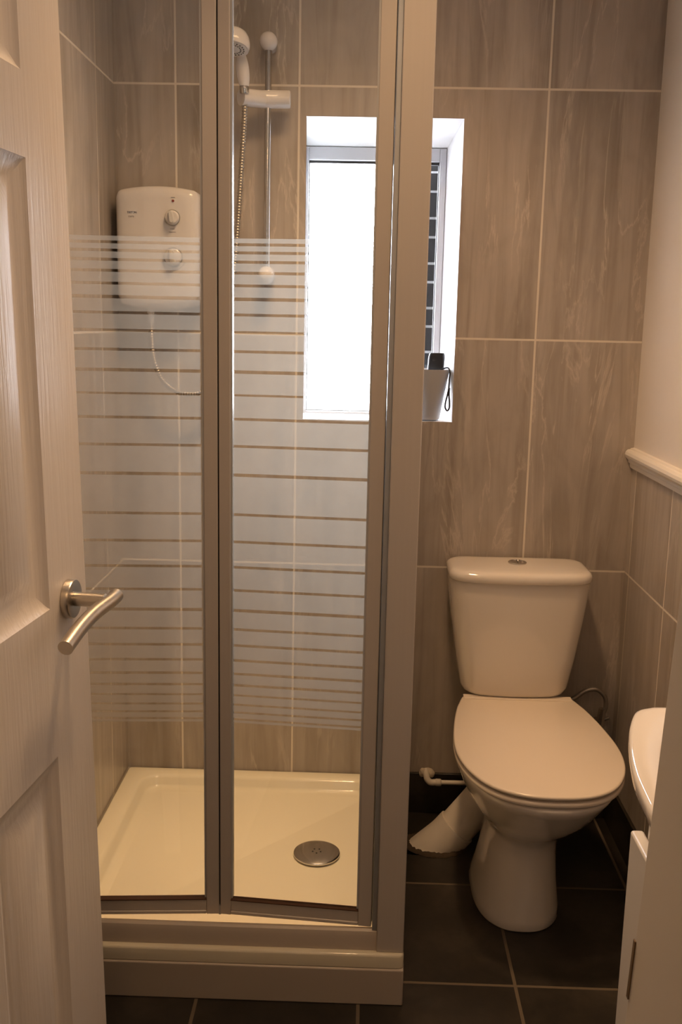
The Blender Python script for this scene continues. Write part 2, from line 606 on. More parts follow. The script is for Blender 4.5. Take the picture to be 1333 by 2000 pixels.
bm = bmesh.new()
ring_frame(bm, BX0, BX1, BZ0, BZ1, 0.010, 0.017, 0.006, 0.033, 0.162, 0.198)
obj('frame', bm, M_upvc, win, bevel=0.002)
bm = bmesh.new()
ring_frame(bm, BX0 + .010, BX1 - .017, BZ0 + .006, BZ1 - .033, 0.002, 0.0022, 0.002, 0.006, 0.176, 0.192)
obj('gasket', bm, M_gasket, win)
bm = bmesh.new()
box(bm, BX0 + .011, BX1 - .018, 0.182, 0.186, BZ0 + .007, BZ1 - .036)
obj('pane', bm, M_pane, win)

# dark brick pier just outside the glass
bm = bmesh.new()
PX0, PX1, PY0, PY1 = 0.752, 1.05, 0.30, 0.42
box(bm, PX0 + 0.006, PX1, PY0 + 0.006, PY1, 0.4, 2.6, 1)
z = 0.40
k = 0
while z < 2.55:
    h = 0.064 if k % 2 == 0 else 0.044
    off = 0.0 if k % 2 == 0 else 0.004
    box(bm, PX0 + off, 0.832 - 0.010 * (k % 2), PY0, PY1 - 0.02, z, z + h, 0)
    box(bm, 0.843, PX1, PY0, PY1 - 0.02, z, z + h, 0)
    z += h + 0.007
    k += 1
tag(obj('wall_outside', bm, [M_brick, M_joint]), 'dark brickwork with pale joints seen through the window edge', 'wall', 'structure')

# doorway lining with its architrave, both sides
def lining(xf, s, name, label, lean):
    bm = bmesh.new()
    def X(z):
        return xf + lean * (z - 0.85)
    zs = (0.0, 2.03)
    w = 0.05 * s
    pts = []
    for z in zs:
        for y in (-1.972, -1.862):
            for dx in (0, w):
                pts.append((X(z) + dx, y, z))
    hexa(bm, pts)
    pts = []
    for z in zs:
        for y in (-1.985, -1.966):
            for dx in (0.004 * s, 0.075 * s):
                pts.append((X(z) + dx, y, z))
    hexa(bm, pts)
    o = tag(obj(name, bm, M_gloss, bevel=0.003), label, 'door frame', 'structure')
    return o, X


jr, JX = lining(0.8425, 1, 'trim_2', 'white painted door lining at the right edge of the doorway', 0.040)
lining(0.125, -1, 'trim_3', 'white painted door lining on the hinge side of the doorway', 0.0)
bm = bmesh.new()
z0, z1 = 0.828, 0.876
hexa(bm, [(JX(z) - d, y, z) for z in (z0, z1) for y in (-1.8665, -1.8625) for d in (0.0012, 0.0002)])
obj('strike_plate', bm, M_brass, jr)['label'] = 'worn brown latch plate'

# the open bathroom door
ANG = math.radians(5.2)
HX, HY = 0.178, -1.87
dv = Vector((math.sin(ANG), math.cos(ANG), 0))
nv = Vector((math.cos(ANG), -math.sin(ANG), 0))


def D(d, z, o=0.0):
    return Vector((HX, HY, z)) + dv * d + nv * (o + 0.006 + 0.018 * (1.05 - z))


bm = bmesh.new()
dc = [0.0, 0.12, 0.30, 0.365, 0.545, 0.668]
zc = [0.012, 0.20, 0.756, 0.957, 1.508, 1.605, 1.86, 1.985]
cache = {}


def vtx(d, z, o):
    key = (round(d, 5), round(z, 5), round(o, 5))
    if key not in cache:
        cache[key] = bm.verts.new(D(d, z, o))
    return cache[key]


def quad(a, b, c, d):
    f = [vtx(*a), vtx(*b), vtx(*c), vtx(*d)]
    if len(set(f)) == 4:
        bm.faces.new(f)


for side, off in ((1, 0.0), (-1, -0.036)):
    for i in range(5):
        for j in range(7):
            d0, d1, z0, z1 = dc[i], dc[i + 1], zc[j], zc[j + 1]
            if i in (1, 3) and j in (1, 3, 5):
                steps = [(0, 0), (0.004, 0.003), (0.010, 0.005), (0.022, 0.0095), (0.034, 0.0095), (0.052, 0.003)]
                for (a, ha), (b, hb) in zip(steps[:-1], steps[1:]):
                    ha, hb = off - side * ha, off - side * hb
                    A = [(d0 + a, z0 + a, ha), (d1 - a, z0 + a, ha), (d1 - a, z1 - a, ha), (d0 + a, z1 - a, ha)]
                    B = [(d0 + b, z0 + b, hb), (d1 - b, z0 + b, hb), (d1 - b, z1 - b, hb), (d0 + b, z1 - b, hb)]
                    for k in range(4):
                        l = (k + 1) % 4
                        quad(A[k], A[l], B[l], B[k])
                a, ha = steps[-1][0], off - side * steps[-1][1]
                quad((d0 + a, z0 + a, ha), (d1 - a, z0 + a, ha), (d1 - a, z1 - a, ha), (d0 + a, z1 - a, ha))
            else:
                quad((d0, z0, off), (d1, z0, off), (d1, z1, off), (d0, z1, off))
for j in range(7):
    for d in (dc[0], dc[-1]):
        quad((d, zc[j], 0), (d, zc[j + 1], 0), (d, zc[j + 1], -0.036), (d, zc[j], -0.036))
for i in range(5):
    for z in (zc[0], zc[-1]):
        quad((dc[i], z, 0), (dc[i + 1], z, 0), (dc[i + 1], z, -0.036), (dc[i], z, -0.036))
door = tag(obj('door_1', bm, M_door, deg=22), 'open white six panel door at the left with a steel lever handle', 'door', 'structure')

hd, hz = 0.603, 0.955
bm = bmesh.new()
sp0 = D(hd, hz, 0.004)
tube(bm, [sp0, D(hd, hz, 0.052)], 0.0095, 20)
path = catmull([D(hd + 0.022, hz + 0.002, 0.060), D(hd + 0.004, hz - 0.001, 0.058), D(hd - 0.035, hz - 0.007, 0.050),
                D(hd - 0.075, hz - 0.015, 0.046), D(hd - 0.122, hz - 0.026, 0.045)], 8)
tube(bm, path, 0.0098, 20)
handle = obj('door_handle', bm, M_steel, door, deg=45)
handle['label'] = 'curved brushed steel lever handle'
bm = bmesh.new()
lathe(bm, [(0.0265, 0), (0.0265, 0.008), (0.0255, 0.0098), (0.023, 0.0105), (0.012, 0.0105)], D(hd, hz, 0.0003), nv, 40)
obj('handle_rose', bm, M_steel, handle, deg=40)

# ------------------------------------------------------------------ shower tray
TX1, TY0, RZ = 0.735, -0.797, 0.108
tray = thing('shower_tray', 'white shower tray on a boxed riser with a round chrome waste', 'shower tray', (0.37, -0.4, 0))
bm = bmesh.new()
o0 = rrect(0.003, TX1, TY0, -0.003, 0.012, 6)
rim = rrect(0.052, TX1 - 0.055, TY0 + 0.075, -0.045, 0.055, 6)
rings = [[(x, y, 0.078) for x, y in inset(o0, 0.004)],
         [(x, y, 0.080) for x, y in o0],
         [(x, y, RZ - 0.005) for x, y in o0],
         [(x, y, RZ - 0.0012) for x, y in inset(o0, 0.0015)],
         [(x, y, RZ) for x, y in inset(o0, 0.005)],
         [(x, y, RZ) for x, y in inset(rim, -0.006)],
         [(x, y, RZ - 0.002) for x, y in rim],
         [(x, y, RZ - 0.008) for x, y in inset(rim, 0.006)],
         [(x, y, RZ - 0.022) for x, y in inset(rim, 0.012)],
         [(x, y, RZ - 0.027) for x, y in inset(rim, 0.018)],
         [(x, y, RZ - 0.029) for x, y in inset(rim, 0.030)],
         [(x, y, RZ - 0.031) for x, y in inset(rim, 0.05)]]
loft(bm, rings)
obj('tray_body', bm, M_tray, tray, deg=50)
bm = bmesh.new()
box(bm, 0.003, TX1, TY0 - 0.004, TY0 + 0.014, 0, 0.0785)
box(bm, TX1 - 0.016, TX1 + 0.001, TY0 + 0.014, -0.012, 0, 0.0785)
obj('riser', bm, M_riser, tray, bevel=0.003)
wz = RZ - 0.0312
bm = bmesh.new()
WC = (0.543, -0.384, wz)
lathe(bm, [(0.050, 0), (0.050, 0.003), (0.0535, 0.004), (0.0555, 0.0065), (0.0550, 0.009), (0.051, 0.0105), (0.030, 0.0125), (0.0001, 0.013)], WC, (0, 0, 1), 56)
waste = obj('waste_cover', bm, M_chrome, tray, deg=50)
waste['label'] = 'round domed chrome waste cover'
bm = bmesh.new()
for k in range(5):
    a = math.radians(90 + 72 * k + 36)
    lathe(bm, [(0.0022, 0), (0.0022, 0.0006)], (WC[0] + 0.010 * math.cos(a), WC[1] + 0.010 * math.sin(a), wz + 0.0127), (0, 0, 1), 10)
obj('drain_hole', bm, M_dark, waste)

# ------------------------------------------------------------------ shower enclosure
enc = thing('shower_enclosure', 'silver framed shower enclosure with a bifold door of striped frosted glass', 'shower screen', (0.37, -0.76, RZ))
TOP = 1.96
SILL = 0.148
bm = bmesh.new()
box(bm, 0.6805, 0.734, -0.788, -0.735, RZ, TOP + 0.03)
obj('corner_post', bm, M_alu, enc, bevel=0.002)
bm = bmesh.new()
box(bm, 0.6712, 0.6805, -0.776, -0.745, SILL, TOP)
obj('side_channel', bm, M_alubright, enc, bevel=0.001)
bm = bmesh.new()
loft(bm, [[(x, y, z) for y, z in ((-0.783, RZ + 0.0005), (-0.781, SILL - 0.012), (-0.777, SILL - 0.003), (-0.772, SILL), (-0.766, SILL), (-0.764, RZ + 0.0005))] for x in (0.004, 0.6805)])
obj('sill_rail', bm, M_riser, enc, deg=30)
obj('head_rail', bx(0.004, 0.6805, -0.783, -0.725, TOP, TOP + 0.03), M_alu, enc, bevel=0.002)
obj('wall_profile', bx(0.004, 0.028, -0.783, -0.735, SILL, TOP), M_alu, enc, bevel=0.002)
# return panel from the post to the back wall
bm = bmesh.new()
for a in ((0.704, 0.722, -0.735, -0.715, RZ, TOP), (0.704, 0.722, -0.03, -0.003, RZ, TOP), (0.704, 0.722, -0.715, -0.03, RZ, RZ + 0.03), (0.704, 0.722, -0.715, -0.03, TOP - 0.03, TOP)):
    box(bm, *a)
side = obj('side_panel', bm, M_alu, enc, bevel=0.0015)
obj('side_glass', bx(0.711, 0.715, -0.716, -0.029, RZ + 0.029, TOP - 0.029), M_glass, side)

zs = [1.468, 1.46, 1.455, 1.446, 1.441, 1.43, 1.425, 1.411, 1.406, 1.389, 1.384, 1.366, 1.36, 1.338, 1.333, 1.307, 1.302, 1.273, 1.268, 1.237, 1.231, 1.194, 1.19,
      1.151, 1.146, 1.101, 1.096, 1.048, 1.042, 0.973, 0.968, 0.921, 0.916, 0.872, 0.867, 0.827, 0.822, 0.788, 0.782, 0.75, 0.745, 0.718, 0.713, 0.688, 0.683,
      0.661, 0.656, 0.638, 0.633, 0.617, 0.613, 0.598, 0.594, 0.582, 0.578, 0.568, 0.564, 0.559]


def leaf(p0, p1, wl, wr, label):
    """A framed glass leaf between two plan points."""
    a, b = Vector((*p0, 0)), Vector((*p1, 0))
    t = (b - a).normalized()
    n = Vector((t.y, -t.x, 0))          # towards the room
    L_ = (b - a).length

    def P(s, o, z):
        q = a + t * s + n * o
        return (q.x, q.y, z)

    def bar(bm, s0, s1, o0, o1, z0, z1, mi=0):
        hexa(bm, [P(s, o, z) for z in (z0, z1) for o in (o0, o1) for s in (s0, s1)], mi)
    zb, zt = SILL + 0.004, TOP - 0.012
    bm = bmesh.new()
    bar(bm, 0, wl, -0.011, 0.011, zb - 0.001, zt)
    bar(bm, L_ - wr, L_, -0.011, 0.011, zb - 0.001, zt)
    bar(bm, wl, L_ - wr, -0.010, 0.010, zb + 0.008, zb + 0.030)
    bar(bm, wl, L_ - wr, -0.013, 0.013, zb + 0.001, zb + 0.008)
    bar(bm, wl, L_ - wr, -0.010, 0.010, zt - 0.025, zt)
    fr = obj('bifold_leaf', bm, M_alu, enc, bevel=0.0015)
    fr['label'] = label
    # pane: bands of printed frosting alternate with clear lines
    bm = bmesh.new()
    cuts = [zt - 0.024] + zs + [zb + 0.029]
    for side_o in (0.0025,):
        prev = None
        for k, z in enumerate(cuts):
            row = [bm.verts.new(P(s, side_o, z)) for s in (wl - 0.001, L_ - wr + 0.001)]
            if prev:
                f = bm.faces.new((prev[0], prev[1], row[1], row[0]))
                f.material_index = 1 if (k >= 2 and k <= len(zs) and k % 2 == 0) else 0
            prev = row
    # back skin, clear
    v = [bm.verts.new(P(s, -0.0025, z)) for s, z in ((wl - 0.001, zb + 0.029), (L_ - wr + 0.001, zb + 0.029), (L_ - wr + 0.001, zt - 0.024), (wl - 0.001, zt - 0.024))]
    bm.faces.new(v)
    g = obj('glass_pane', bm, [M_glass, M_frost], fr)
    g['label'] = 'glass with horizontal frosted stripes'
    bm = bmesh.new()
    bar(bm, wl - 0.001, L_ - wr + 0.001, -0.004, 0.0108, zb + 0.0302, zb + 0.0322)
    obj('glazing_strip', bm, M_strip, fr)
    bm = bmesh.new()
    bar(bm, wl, wl + 0.0035, -0.004, 0.009, zb + 0.035, zt - 0.025)
    bar(bm, L_ - wr - 0.0035, L_ - wr, -0.004, 0.009, zb + 0.035, zt - 0.025)
    obj('glass_seal', bm, M_seal, fr)
    return fr, P


JY = -0.733
leaf((0.030, -0.757), (0.3625, JY), 0.026, 0.0255, 'leaf beside the wall')
leaf((0.3665, JY), (0.6702, -0.760), 0.0215, 0.0265, 'leaf beside the corner post')
bm = bmesh.new()
box(bm, 0.3620, 0.3670, JY - 0.006, JY + 0.004, SILL + 0.02, TOP - 0.02)
obj('hinge_strip', bm, M_dark, enc)
bm = bmesh.new()
lathe(bm, [(0.003, 0), (0.003, 0.02)], (0.3645, JY - 0.008, SILL + 0.002), (0, 0, 1), 14)
obj('hinge_pin', bm, M_alubright, enc)

# ------------------------------------------------------------------ electric shower
es = thing('electric_shower', 'white electric shower unit with two round dials in the tiled corner', 'electric shower', (0.1185, 0, 1.49))
x0, x1 = 0.017, 0.2200
cx, hw = (x0 + x1) / 2, (x1 - x0) / 2
prof2 = []
for k in range(25):                     # arched bottom
    t = -1 + 2 * k / 24
    prof2.append((t, -1))
top = []


def arch(t, zc_, drop, corner):
    """height at t in -1..1 for a shallow arch whose corners are rounded"""
    a = abs(t)
    z_ = drop * a ** 2
    if a > 0.86:
        z_ += corner * (1 - math.sqrt(max(0, 1 - ((a - 0.86) / 0.14) ** 2)))
    return z_


pts = []
NT = 40
for k in range(NT + 1):
    t = -1 + 2 * k / NT
    pts.append((cx + hw * t, 1.348 + arch(t, 0, 0.016, 0.022)))
for k in range(NT + 1):
    t = 1 - 2 * k / NT
    pts.append((cx + hw * t, 1.642 - arch(t, 0, 0.012, 0.014)))
bm = bmesh.new()
rings = []
for yy, d in ((-0.001, 0.004), (-0.012, 0.004), (-0.014, 0.0), (-0.070, 0.001), (-0.080, 0.004), (-0.086, 0.010), (-0.0895, 0.020), (-0.0905, 0.034)):
    rings.append([(x, yy, z) for x, z in [(cx + (x - cx) * (1 - d / hw), 1.495 + (z - 1.495) * (1 - d / 0.147)) for x, z in pts]])
loft(bm, rings)
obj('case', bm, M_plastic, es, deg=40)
FY = -0.0906


def dial(x, z, r, name, label):
    bm = bmesh.new()
    lathe(bm, [(r, 0), (r, 0.003), (r * 0.93, 0.010), (r * 0.8, 0.012), (0.0001, 0.012)], (x, FY, z), (0, -1, 0), 36)
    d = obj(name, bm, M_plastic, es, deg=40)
    d['label'] = label
    bm = bmesh.new()
    g = rrect(-r * 0.28, r * 0.28, -r * 0.88, r * 0.88, r * 0.25, 5)
    ca, sa = math.cos(0.15), math.sin(0.15)
    loft(bm, [[(x + (a * ca - b * sa) * s, FY - h, z + (a * sa + b * ca) * s) for a, b in g] for h, s in ((0.0115, 1.05), (0.020, 0.95), (0.022, 0.8))])
    obj('grip', bm, M_plast2, d, deg=40)
    bm = bmesh.new()
    lathe(bm, [(r * 1.16, 0), (r * 1.16, 0.0006), (r * 1.05, 0.0006), (r * 1.05, 0)], (x, FY, z), (0, -1, 0), 36)
    obj('scale_ring', bm, M_plast2, d)


dial(0.158, 1.566, 0.0175, 'power_dial', 'upper dial')
dial(0.159, 1.474, 0.0215, 'temperature_dial', 'lower, larger dial')
bm = bmesh.new()
for k in range(13):
    a = math.radians(205 + 130 * k / 12)
    cxx, czz = 0.159 + 0.030 * math.cos(a), 1.474 + 0.030 * math.sin(a)
    box(bm, cxx - 0.0016, cxx + 0.0016, FY - 0.0006, FY, czz - 0.0011, czz + 0.0011)
obj('temperature_scale', bm, M_inkg, es)
bm = bmesh.new()
lathe(bm, [(0.0030, 0), (0.0028, 0.0015), (0.0001, 0.002)], (0.160, FY, 1.605), (0, -1, 0), 18)
obj('indicator_light', bm, M_red, es)['label'] = 'small red light'
for a_, b_, c_, d_ in ((0.155, 0.165, 1.6125, 1.6137), (0.149, 0.166, 1.532, 1.5335), (0.152, 0.163, 1.5395, 1.5405)):
    obj('printed_mark', bx(a_, b_, FY - 0.0005, FY, c_, d_), M_inkg, es)


def word(name, txt, x, z, size, mat, sx=1.0):
    c = bpy.data.curves.new(name, 'FONT')
    c.body = txt
    c.size = size
    c.extrude = 0.0002
    tmp = bpy.data.objects.new(name, c)
    C.objects.link(tmp)
    dg = bpy.context.evaluated_depsgraph_get()
    me = bpy.data.meshes.new_from_object(tmp.evaluated_get(dg))
    bpy.data.objects.remove(tmp)
    bm = bmesh.new()
    bm.from_mesh(me)
    w = max(v.co.x for v in bm.verts)
    for v in bm.verts:
        v.co = Vector((x + v.co.x * sx, FY - 0.0003 - v.co.z, z + v.co.y))
    o = obj(name, bm, mat, es, deg=80)
    return o


word('logo', 'TRITON', 0.0485, 1.5745, 0.0070, M_ink, 0.92)
word('model_text', 'cara', 0.0515, 1.5655, 0.0075, M_inkg, 1.1)
bm = bmesh.new()
lathe(bm, [(0.0085, 0), (0.0085, 0.012), (0.0075, 0.014), (0.0075, 0.034), (0.0068, 0.036)], (0.0945, -0.052, 1.352), (0, 0, -1), 24)
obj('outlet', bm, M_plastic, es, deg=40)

# hose from the outlet, down and round, up to the handset
hp = [(0.0945, -0.052, 1.318), (0.0950, -0.052, 1.28), (0.100, -0.054, 1.23), (0.116, -0.056, 1.185), (0.138, -0.058, 1.160), (0.170, -0.060, 1.145), (0.212, -0.062, 1.146),
      (0.248, -0.062, 1.175), (0.272, -0.062, 1.235), (0.288, -0.062, 1.32), (0.299, -0.062, 1.408), (0.308, -0.064, 1.494), (0.318, -0.070, 1.626), (0.328, -0.080, 1.76), (0.333, -0.088, 1.835)]
cp_ = catmull(hp, 26)
bm = bmesh.new()
# resample evenly, then alternate the radius for the ribbed metal skin
acc = [0.0]
for a, b in zip(cp_[:-1], cp_[1:]):
    acc.append(acc[-1] + (b - a).length)
NR = int(acc[-1] / 0.0022)
path, rad = [], []
j = 0
for k in range(NR + 1):
    s = acc[-1] * k / NR
    while j < len(acc) - 2 and acc[j + 1] < s:
        j += 1
    f = (s - acc[j]) / max(1e-9, acc[j + 1] - acc[j])
    path.append(cp_[j].lerp(cp_[j + 1], min(1, max(0, f))))
    rad.append(0.0068 if k % 3 else 0.0052)
tube(bm, path, rad, 14)
hose = tag(obj('shower_hose', bm, M_hose, deg=60), 'ribbed metal hose looping from the electric shower to the handset', 'hose')

# riser rail with end caps and slider
rail = thing('shower_rail', 'chrome riser rail with white end caps and a white sliding bracket', 'shower rail', (0.382, 0, 1.7))
bm = bmesh.new()
tube(bm, [(0.3815, -0.052, 1.43), (0.3835, -0.052, 1.975)], 0.0078, 24)
obj('rail', bm, M_chrome, rail, deg=60)
for zc_, xx in ((1.974, 0.3835), (1.438, 0.3812)):
    bm = bmesh.new()
    lathe(bm, [(0.014, 0), (0.016, 0.004), (0.0165, 0.03), (0.0195, 0.040), (0.0215, 0.052), (0.0195, 0.064), (0.014, 0.071), (0.006, 0.0745), (0.0001, 0.075)], (xx, -0.0005, zc_), (0, -1, 0), 36)
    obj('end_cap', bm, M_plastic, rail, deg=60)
bm = bmesh.new()
tube(bm, catmull([(0.323, -0.090, 1.842), (0.345, -0.074, 1.843), (0.372, -0.058, 1.844)], 6), [0.0195] * 5 + [0.0200] * 8, 28)
tube(bm, [(0.366, -0.056, 1.8445), (0.434, -0.052, 1.846), (0.4365, -0.052, 1.846)], [0.0205, 0.0200, 0.018], 28)
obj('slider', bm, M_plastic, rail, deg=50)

# handset
head = thing('shower_handset', 'white shower handset clipped in the sliding bracket, face down', 'shower head', (0.331, -0.10, 1.86))
bm = bmesh.new()
A, B = Vector((0.3325, -0.101, 1.862)), Vector((0.3265, -0.113, 1.925))
tube(bm, catmull([A, A.lerp(B, 0.3), A.lerp(B, 0.7), B, Vector((0.322, -0.124, 1.948))], 5),
     [0.0105 + 0.0045 * math.sin(math.pi * min(1, k / 15)) + 0.0012 * k / 20 for k in range(21)], 24)
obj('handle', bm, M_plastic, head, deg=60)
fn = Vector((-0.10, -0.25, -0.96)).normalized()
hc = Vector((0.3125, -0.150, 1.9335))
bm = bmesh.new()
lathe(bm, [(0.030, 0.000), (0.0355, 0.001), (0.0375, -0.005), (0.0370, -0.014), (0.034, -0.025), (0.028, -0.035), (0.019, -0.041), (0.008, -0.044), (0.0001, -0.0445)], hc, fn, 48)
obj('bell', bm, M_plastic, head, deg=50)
bm = bmesh.new()
lathe(bm, [(0.0305, -0.0005), (0.0300, 0.0020), (0.0135, 0.0026), (0.013, 0.0048), (0.0001, 0.0055)], hc, fn, 48)
fp = obj('spray_plate', bm, M_plast2, head, deg=40)
bm = bmesh.new()
uu = fn.orthogonal().normalized()
vv = fn.cross(uu)
for k in range(20):
    a = 2 * math.pi * k / 20
    for rr_ in (0.018, 0.025):
        q = hc + fn * 0.0018 + (math.cos(a) * uu + math.sin(a) * vv) * rr_
        lathe(bm, [(0.0018, 0), (0.0014, 0.0016)], q, fn, 8)
obj('spray_nozzle', bm, M_dark, fp)
bm = bmesh.new()
lathe(bm, [(0.0100, 0), (0.0112, 0.003), (0.0112, 0.014), (0.0098, 0.018)], A + Vector((0.0006, 0.0015, -0.014)), (B - A), 28)
obj('chrome_collar', bm, M_chrome, head, deg=40)

# ------------------------------------------------------------------ toilet
TCX = 1.035
wc = thing('toilet', 'white close coupled toilet with its lid down', 'toilet', (TCX, -0.35, 0))


def egg(cx_, hw_, yf, yb, n=48, e=2.3, eb=None):
    """closed plan outline: round at the front (yf), squarer at the back (yb)"""
    ym = yf + (yb - yf) * 0.48
    out = []
    for k in range(n):
        a = 2 * math.pi * k / n
        c, s = math.cos(a), math.sin(a)
        ee = e if s < 0 else (eb or e)
        x = math.copysign(abs(c) ** (2 / ee), c)
        y = math.copysign(abs(s) ** (2 / ee), s)
        out.append((cx_ + hw_ * x, ym + (y * (ym - yf) if s < 0 else y * (yb - ym))))
    return out


secs = [  # z, half width, front y, back y, exponent front, back
    (0.000, 0.098, -0.545, -0.215, 2.4, 3.2), (0.004, 0.100, -0.548, -0.212, 2.4, 3.2), (0.020, 0.097, -0.543, -0.214, 2.4, 3.0),
    (0.080, 0.087, -0.522, -0.215, 2.3, 2.8), (0.140, 0.081, -0.505, -0.21, 2.2, 2.6), (0.175, 0.082, -0.502, -0.20, 2.2, 2.6),
    (0.195, 0.090, -0.512, -0.18, 2.2, 2.6), (0.215, 0.106, -0.537, -0.155, 2.2, 2.6), (0.245, 0.128, -0.580, -0.12, 2.2, 2.8),
    (0.280, 0.148, -0.622, -0.09, 2.25, 3.0), (0.315, 0.163, -0.654, -0.07, 2.3, 3.2), (0.345, 0.1745, -0.684, -0.055, 2.3, 3.4), (0.360, 0.1790, -0.698, -0.05, 2.3, 3.4),
    (0.370, 0.1805, -0.702, -0.05, 2.3, 3.4), (0.3745, 0.1795, -0.700, -0.052, 2.3, 3.4), (0.376, 0.174, -0.692, -0.06, 2.3, 3.4)]
bm = bmesh.new()
loft(bm, [[(TCX + (x - TCX) * (1 - 0.27 * max(0.0, min(1.0, (y + 0.36) / 0.22)) ** 1.3 * min(1.0, max(0.0, (z_ - 0.2) / 0.12))), y, z_) for x, y in egg(TCX - 0.022 * max(0, 1 - z_ / 0.25), h, f, b, 64, e, eb)] for z_, h, f, b, e, eb in secs])
obj('bowl', bm, M_ceramic, wc, deg=60)

half = [(0.0, -0.703), (0.045, -0.6995), (0.088, -0.685), (0.124, -0.658), (0.151, -0.618), (0.171, -0.567), (0.1825, -0.506), (0.1845, -0.44), (0.179, -0.37), (0.170, -0.30),
        (0.159, -0.238), (0.151, -0.207), (0.146, -0.188), (0.139, -0.168), (0.126, -0.158), (0.10, -0.155)]
hs = [(p.x, p.y) for p in catmull([(a, b, 0) for a, b in half], 4)]
outl = [(TCX + a, b) for a, b in hs] + [(TCX - a, b) for a, b in hs[::-1][:-1]]


def plate(z0, z1, shrink, r=0.003, crown=0.0):
    base_ = inset(outl, shrink)
    return [[(x, y, z0) for x, y in inset(base_, r)], [(x, y, z0 + r) for x, y in base_], [(x, y, z1 - r) for x, y in base_],
            [(x, y, z1 - r * 0.3) for x, y in inset(base_, r * 0.35)], [(x, y, z1) for x, y in inset(base_, r * 1.2)]]


bm = bmesh.new()
loft(bm, plate(0.3785, 0.3910, 0.001, 0.004))
obj('seat', bm, M_seat, wc, deg=60)
bm = bmesh.new()
loft(bm, plate(0.3955, 0.405, 0.001, 0.0035, 0.0006))
lid = obj('seat_lid', bm, M_seat, wc, deg=60)
# raised hinge band across the back of the lid
bm = bmesh.new()
box(bm, TCX - 0.136, TCX + 0.136, -0.186, -0.158, 0.4045, 0.4072)
obj('hinge_band', bm, M_seat, lid, bevel=0.0012)


def cist(hw_, y0, y1, z_, bow, r=0.035, n=8):
    """rounded rectangle with a slightly bowed front"""
    o = rrect(TCX - 0.005 - hw_, TCX - 0.005 + hw_, y0, y1, r, n)
    out = []
    # split the long front edge so it can bow
    pts_ = []
    for i, p in enumerate(o):
        q = o[(i + 1) % len(o)]
        pts_.append(p)
        if abs(q[0] - p[0]) > 0.08:
            for k in range(1, 12):
                pts_.append((p[0] + (q[0] - p[0]) * k / 12, p[1] + (q[1] - p[1]) * k / 12))
    for x, y in pts_:
        t = (x - (TCX - 0.005)) / hw_
        w = (y1 - y) / (y1 - y0)
        out.append((x, y - bow * (1 - t * t) * w, z_))
    return out


bm = bmesh.new()
rings = []
for z_, h, y0 in ((0.402, 0.108, -0.145), (0.405, 0.119, -0.155), (0.413, 0.1300, -0.164), (0.428, 0.1365, -0.169), (0.50, 0.149, -0.173), (0.60, 0.1635, -0.176), (0.66, 0.171, -0.178), (0.698, 0.175, -0.179), (0.7055, 0.1745, -0.1785)):
    rings.append(cist(h, y0, -0.012, z_, 0.016, 0.042))
loft(bm, rings)
obj('cistern', bm, M_ceramic, wc, deg=60)
bm = bmesh.new()
rings = []
for z_, d in ((0.7060, 0.005), (0.7075, 0.001), (0.711, -0.001), (0.719, -0.0012), (0.725, 0.0), (0.7295, 0.003), (0.7325, 0.008), (0.7342, 0.016), (0.7352, 0.035), (0.7358, 0.06)):
    rings.append(cist(0.1765 - d, -0.185 + d, -0.010 - max(0, d) * 0.6, z_, 0.018, max(0.012, 0.042 - d * 0.3)))
loft(bm, rings)
cl = obj('cistern_lid', bm, M_ceramic, wc, deg=60)
bm = bmesh.new()
lathe(bm, [(0.0235, 0), (0.0235, 0.003), (0.022, 0.0042), (0.019, 0.0046), (0.0185, 0.0036), (0.0001, 0.0040)], (1.029, -0.090, 0.7355), (0, 0, 1), 36)
fb = obj('flush_button', bm, M_chrome, cl, deg=40)
fb['label'] = 'round chrome push button'
bm = bmesh.new()
box(bm, 1.0285, 1.0295, -0.108, -0.072, 0.7392, 0.7400)
obj('button_split', bm, M_dark, fb)

# soil pipe from under the bowl into the floor
soil = thing('soil_pipe', 'thick white waste pipe running from the toilet down into the floor', 'pipe', (0.86, -0.19, 0))
bm = bmesh.new()
tube(bm, catmull([(1.040, -0.150, 0.235), (0.990, -0.160, 0.165), (0.940, -0.168, 0.102), (0.889, -0.172, 0.039)], 6), 0.0485, 32)
obj('upper_pipe', bm, M_pipe, soil, deg=60)
bm = bmesh.new()
pp = catmull([(0.897, -0.1715, 0.049), (0.870, -0.173, 0.018), (0.835, -0.176, -0.012), (0.805, -0.179, -0.038), (0.782, -0.181, -0.058)], 5)
tube(bm, pp, [0.0525] * len(pp), 32)
for v in bm.verts:
    v.co.z = max(v.co.z, 0.001)
obj('lower_elbow', bm, M_pipe, soil, deg=60)
bm = bmesh.new()
N_ = 64
rings = [[], [], []]
for k in range(N_):
    a = 2 * math.pi * k / N_
    for i, (r_, h) in enumerate(((0.45, 0.004), (1.0, 0.005), (1.06, 0.0004))):
        j_ = 1 + random.uniform(-0.03, 0.03)
        rings[i].append((0.843 + 0.081 * r_ * j_ * math.cos(a), -0.178 + 0.062 * r_ * j_ * math.sin(a), h * (1 + random.uniform(-.5, .5))))
loft(bm, rings, True, False)
obj('mortar_collar', bm, M_mortar, soil, deg=80)['label'] = 'rough mortar ring'

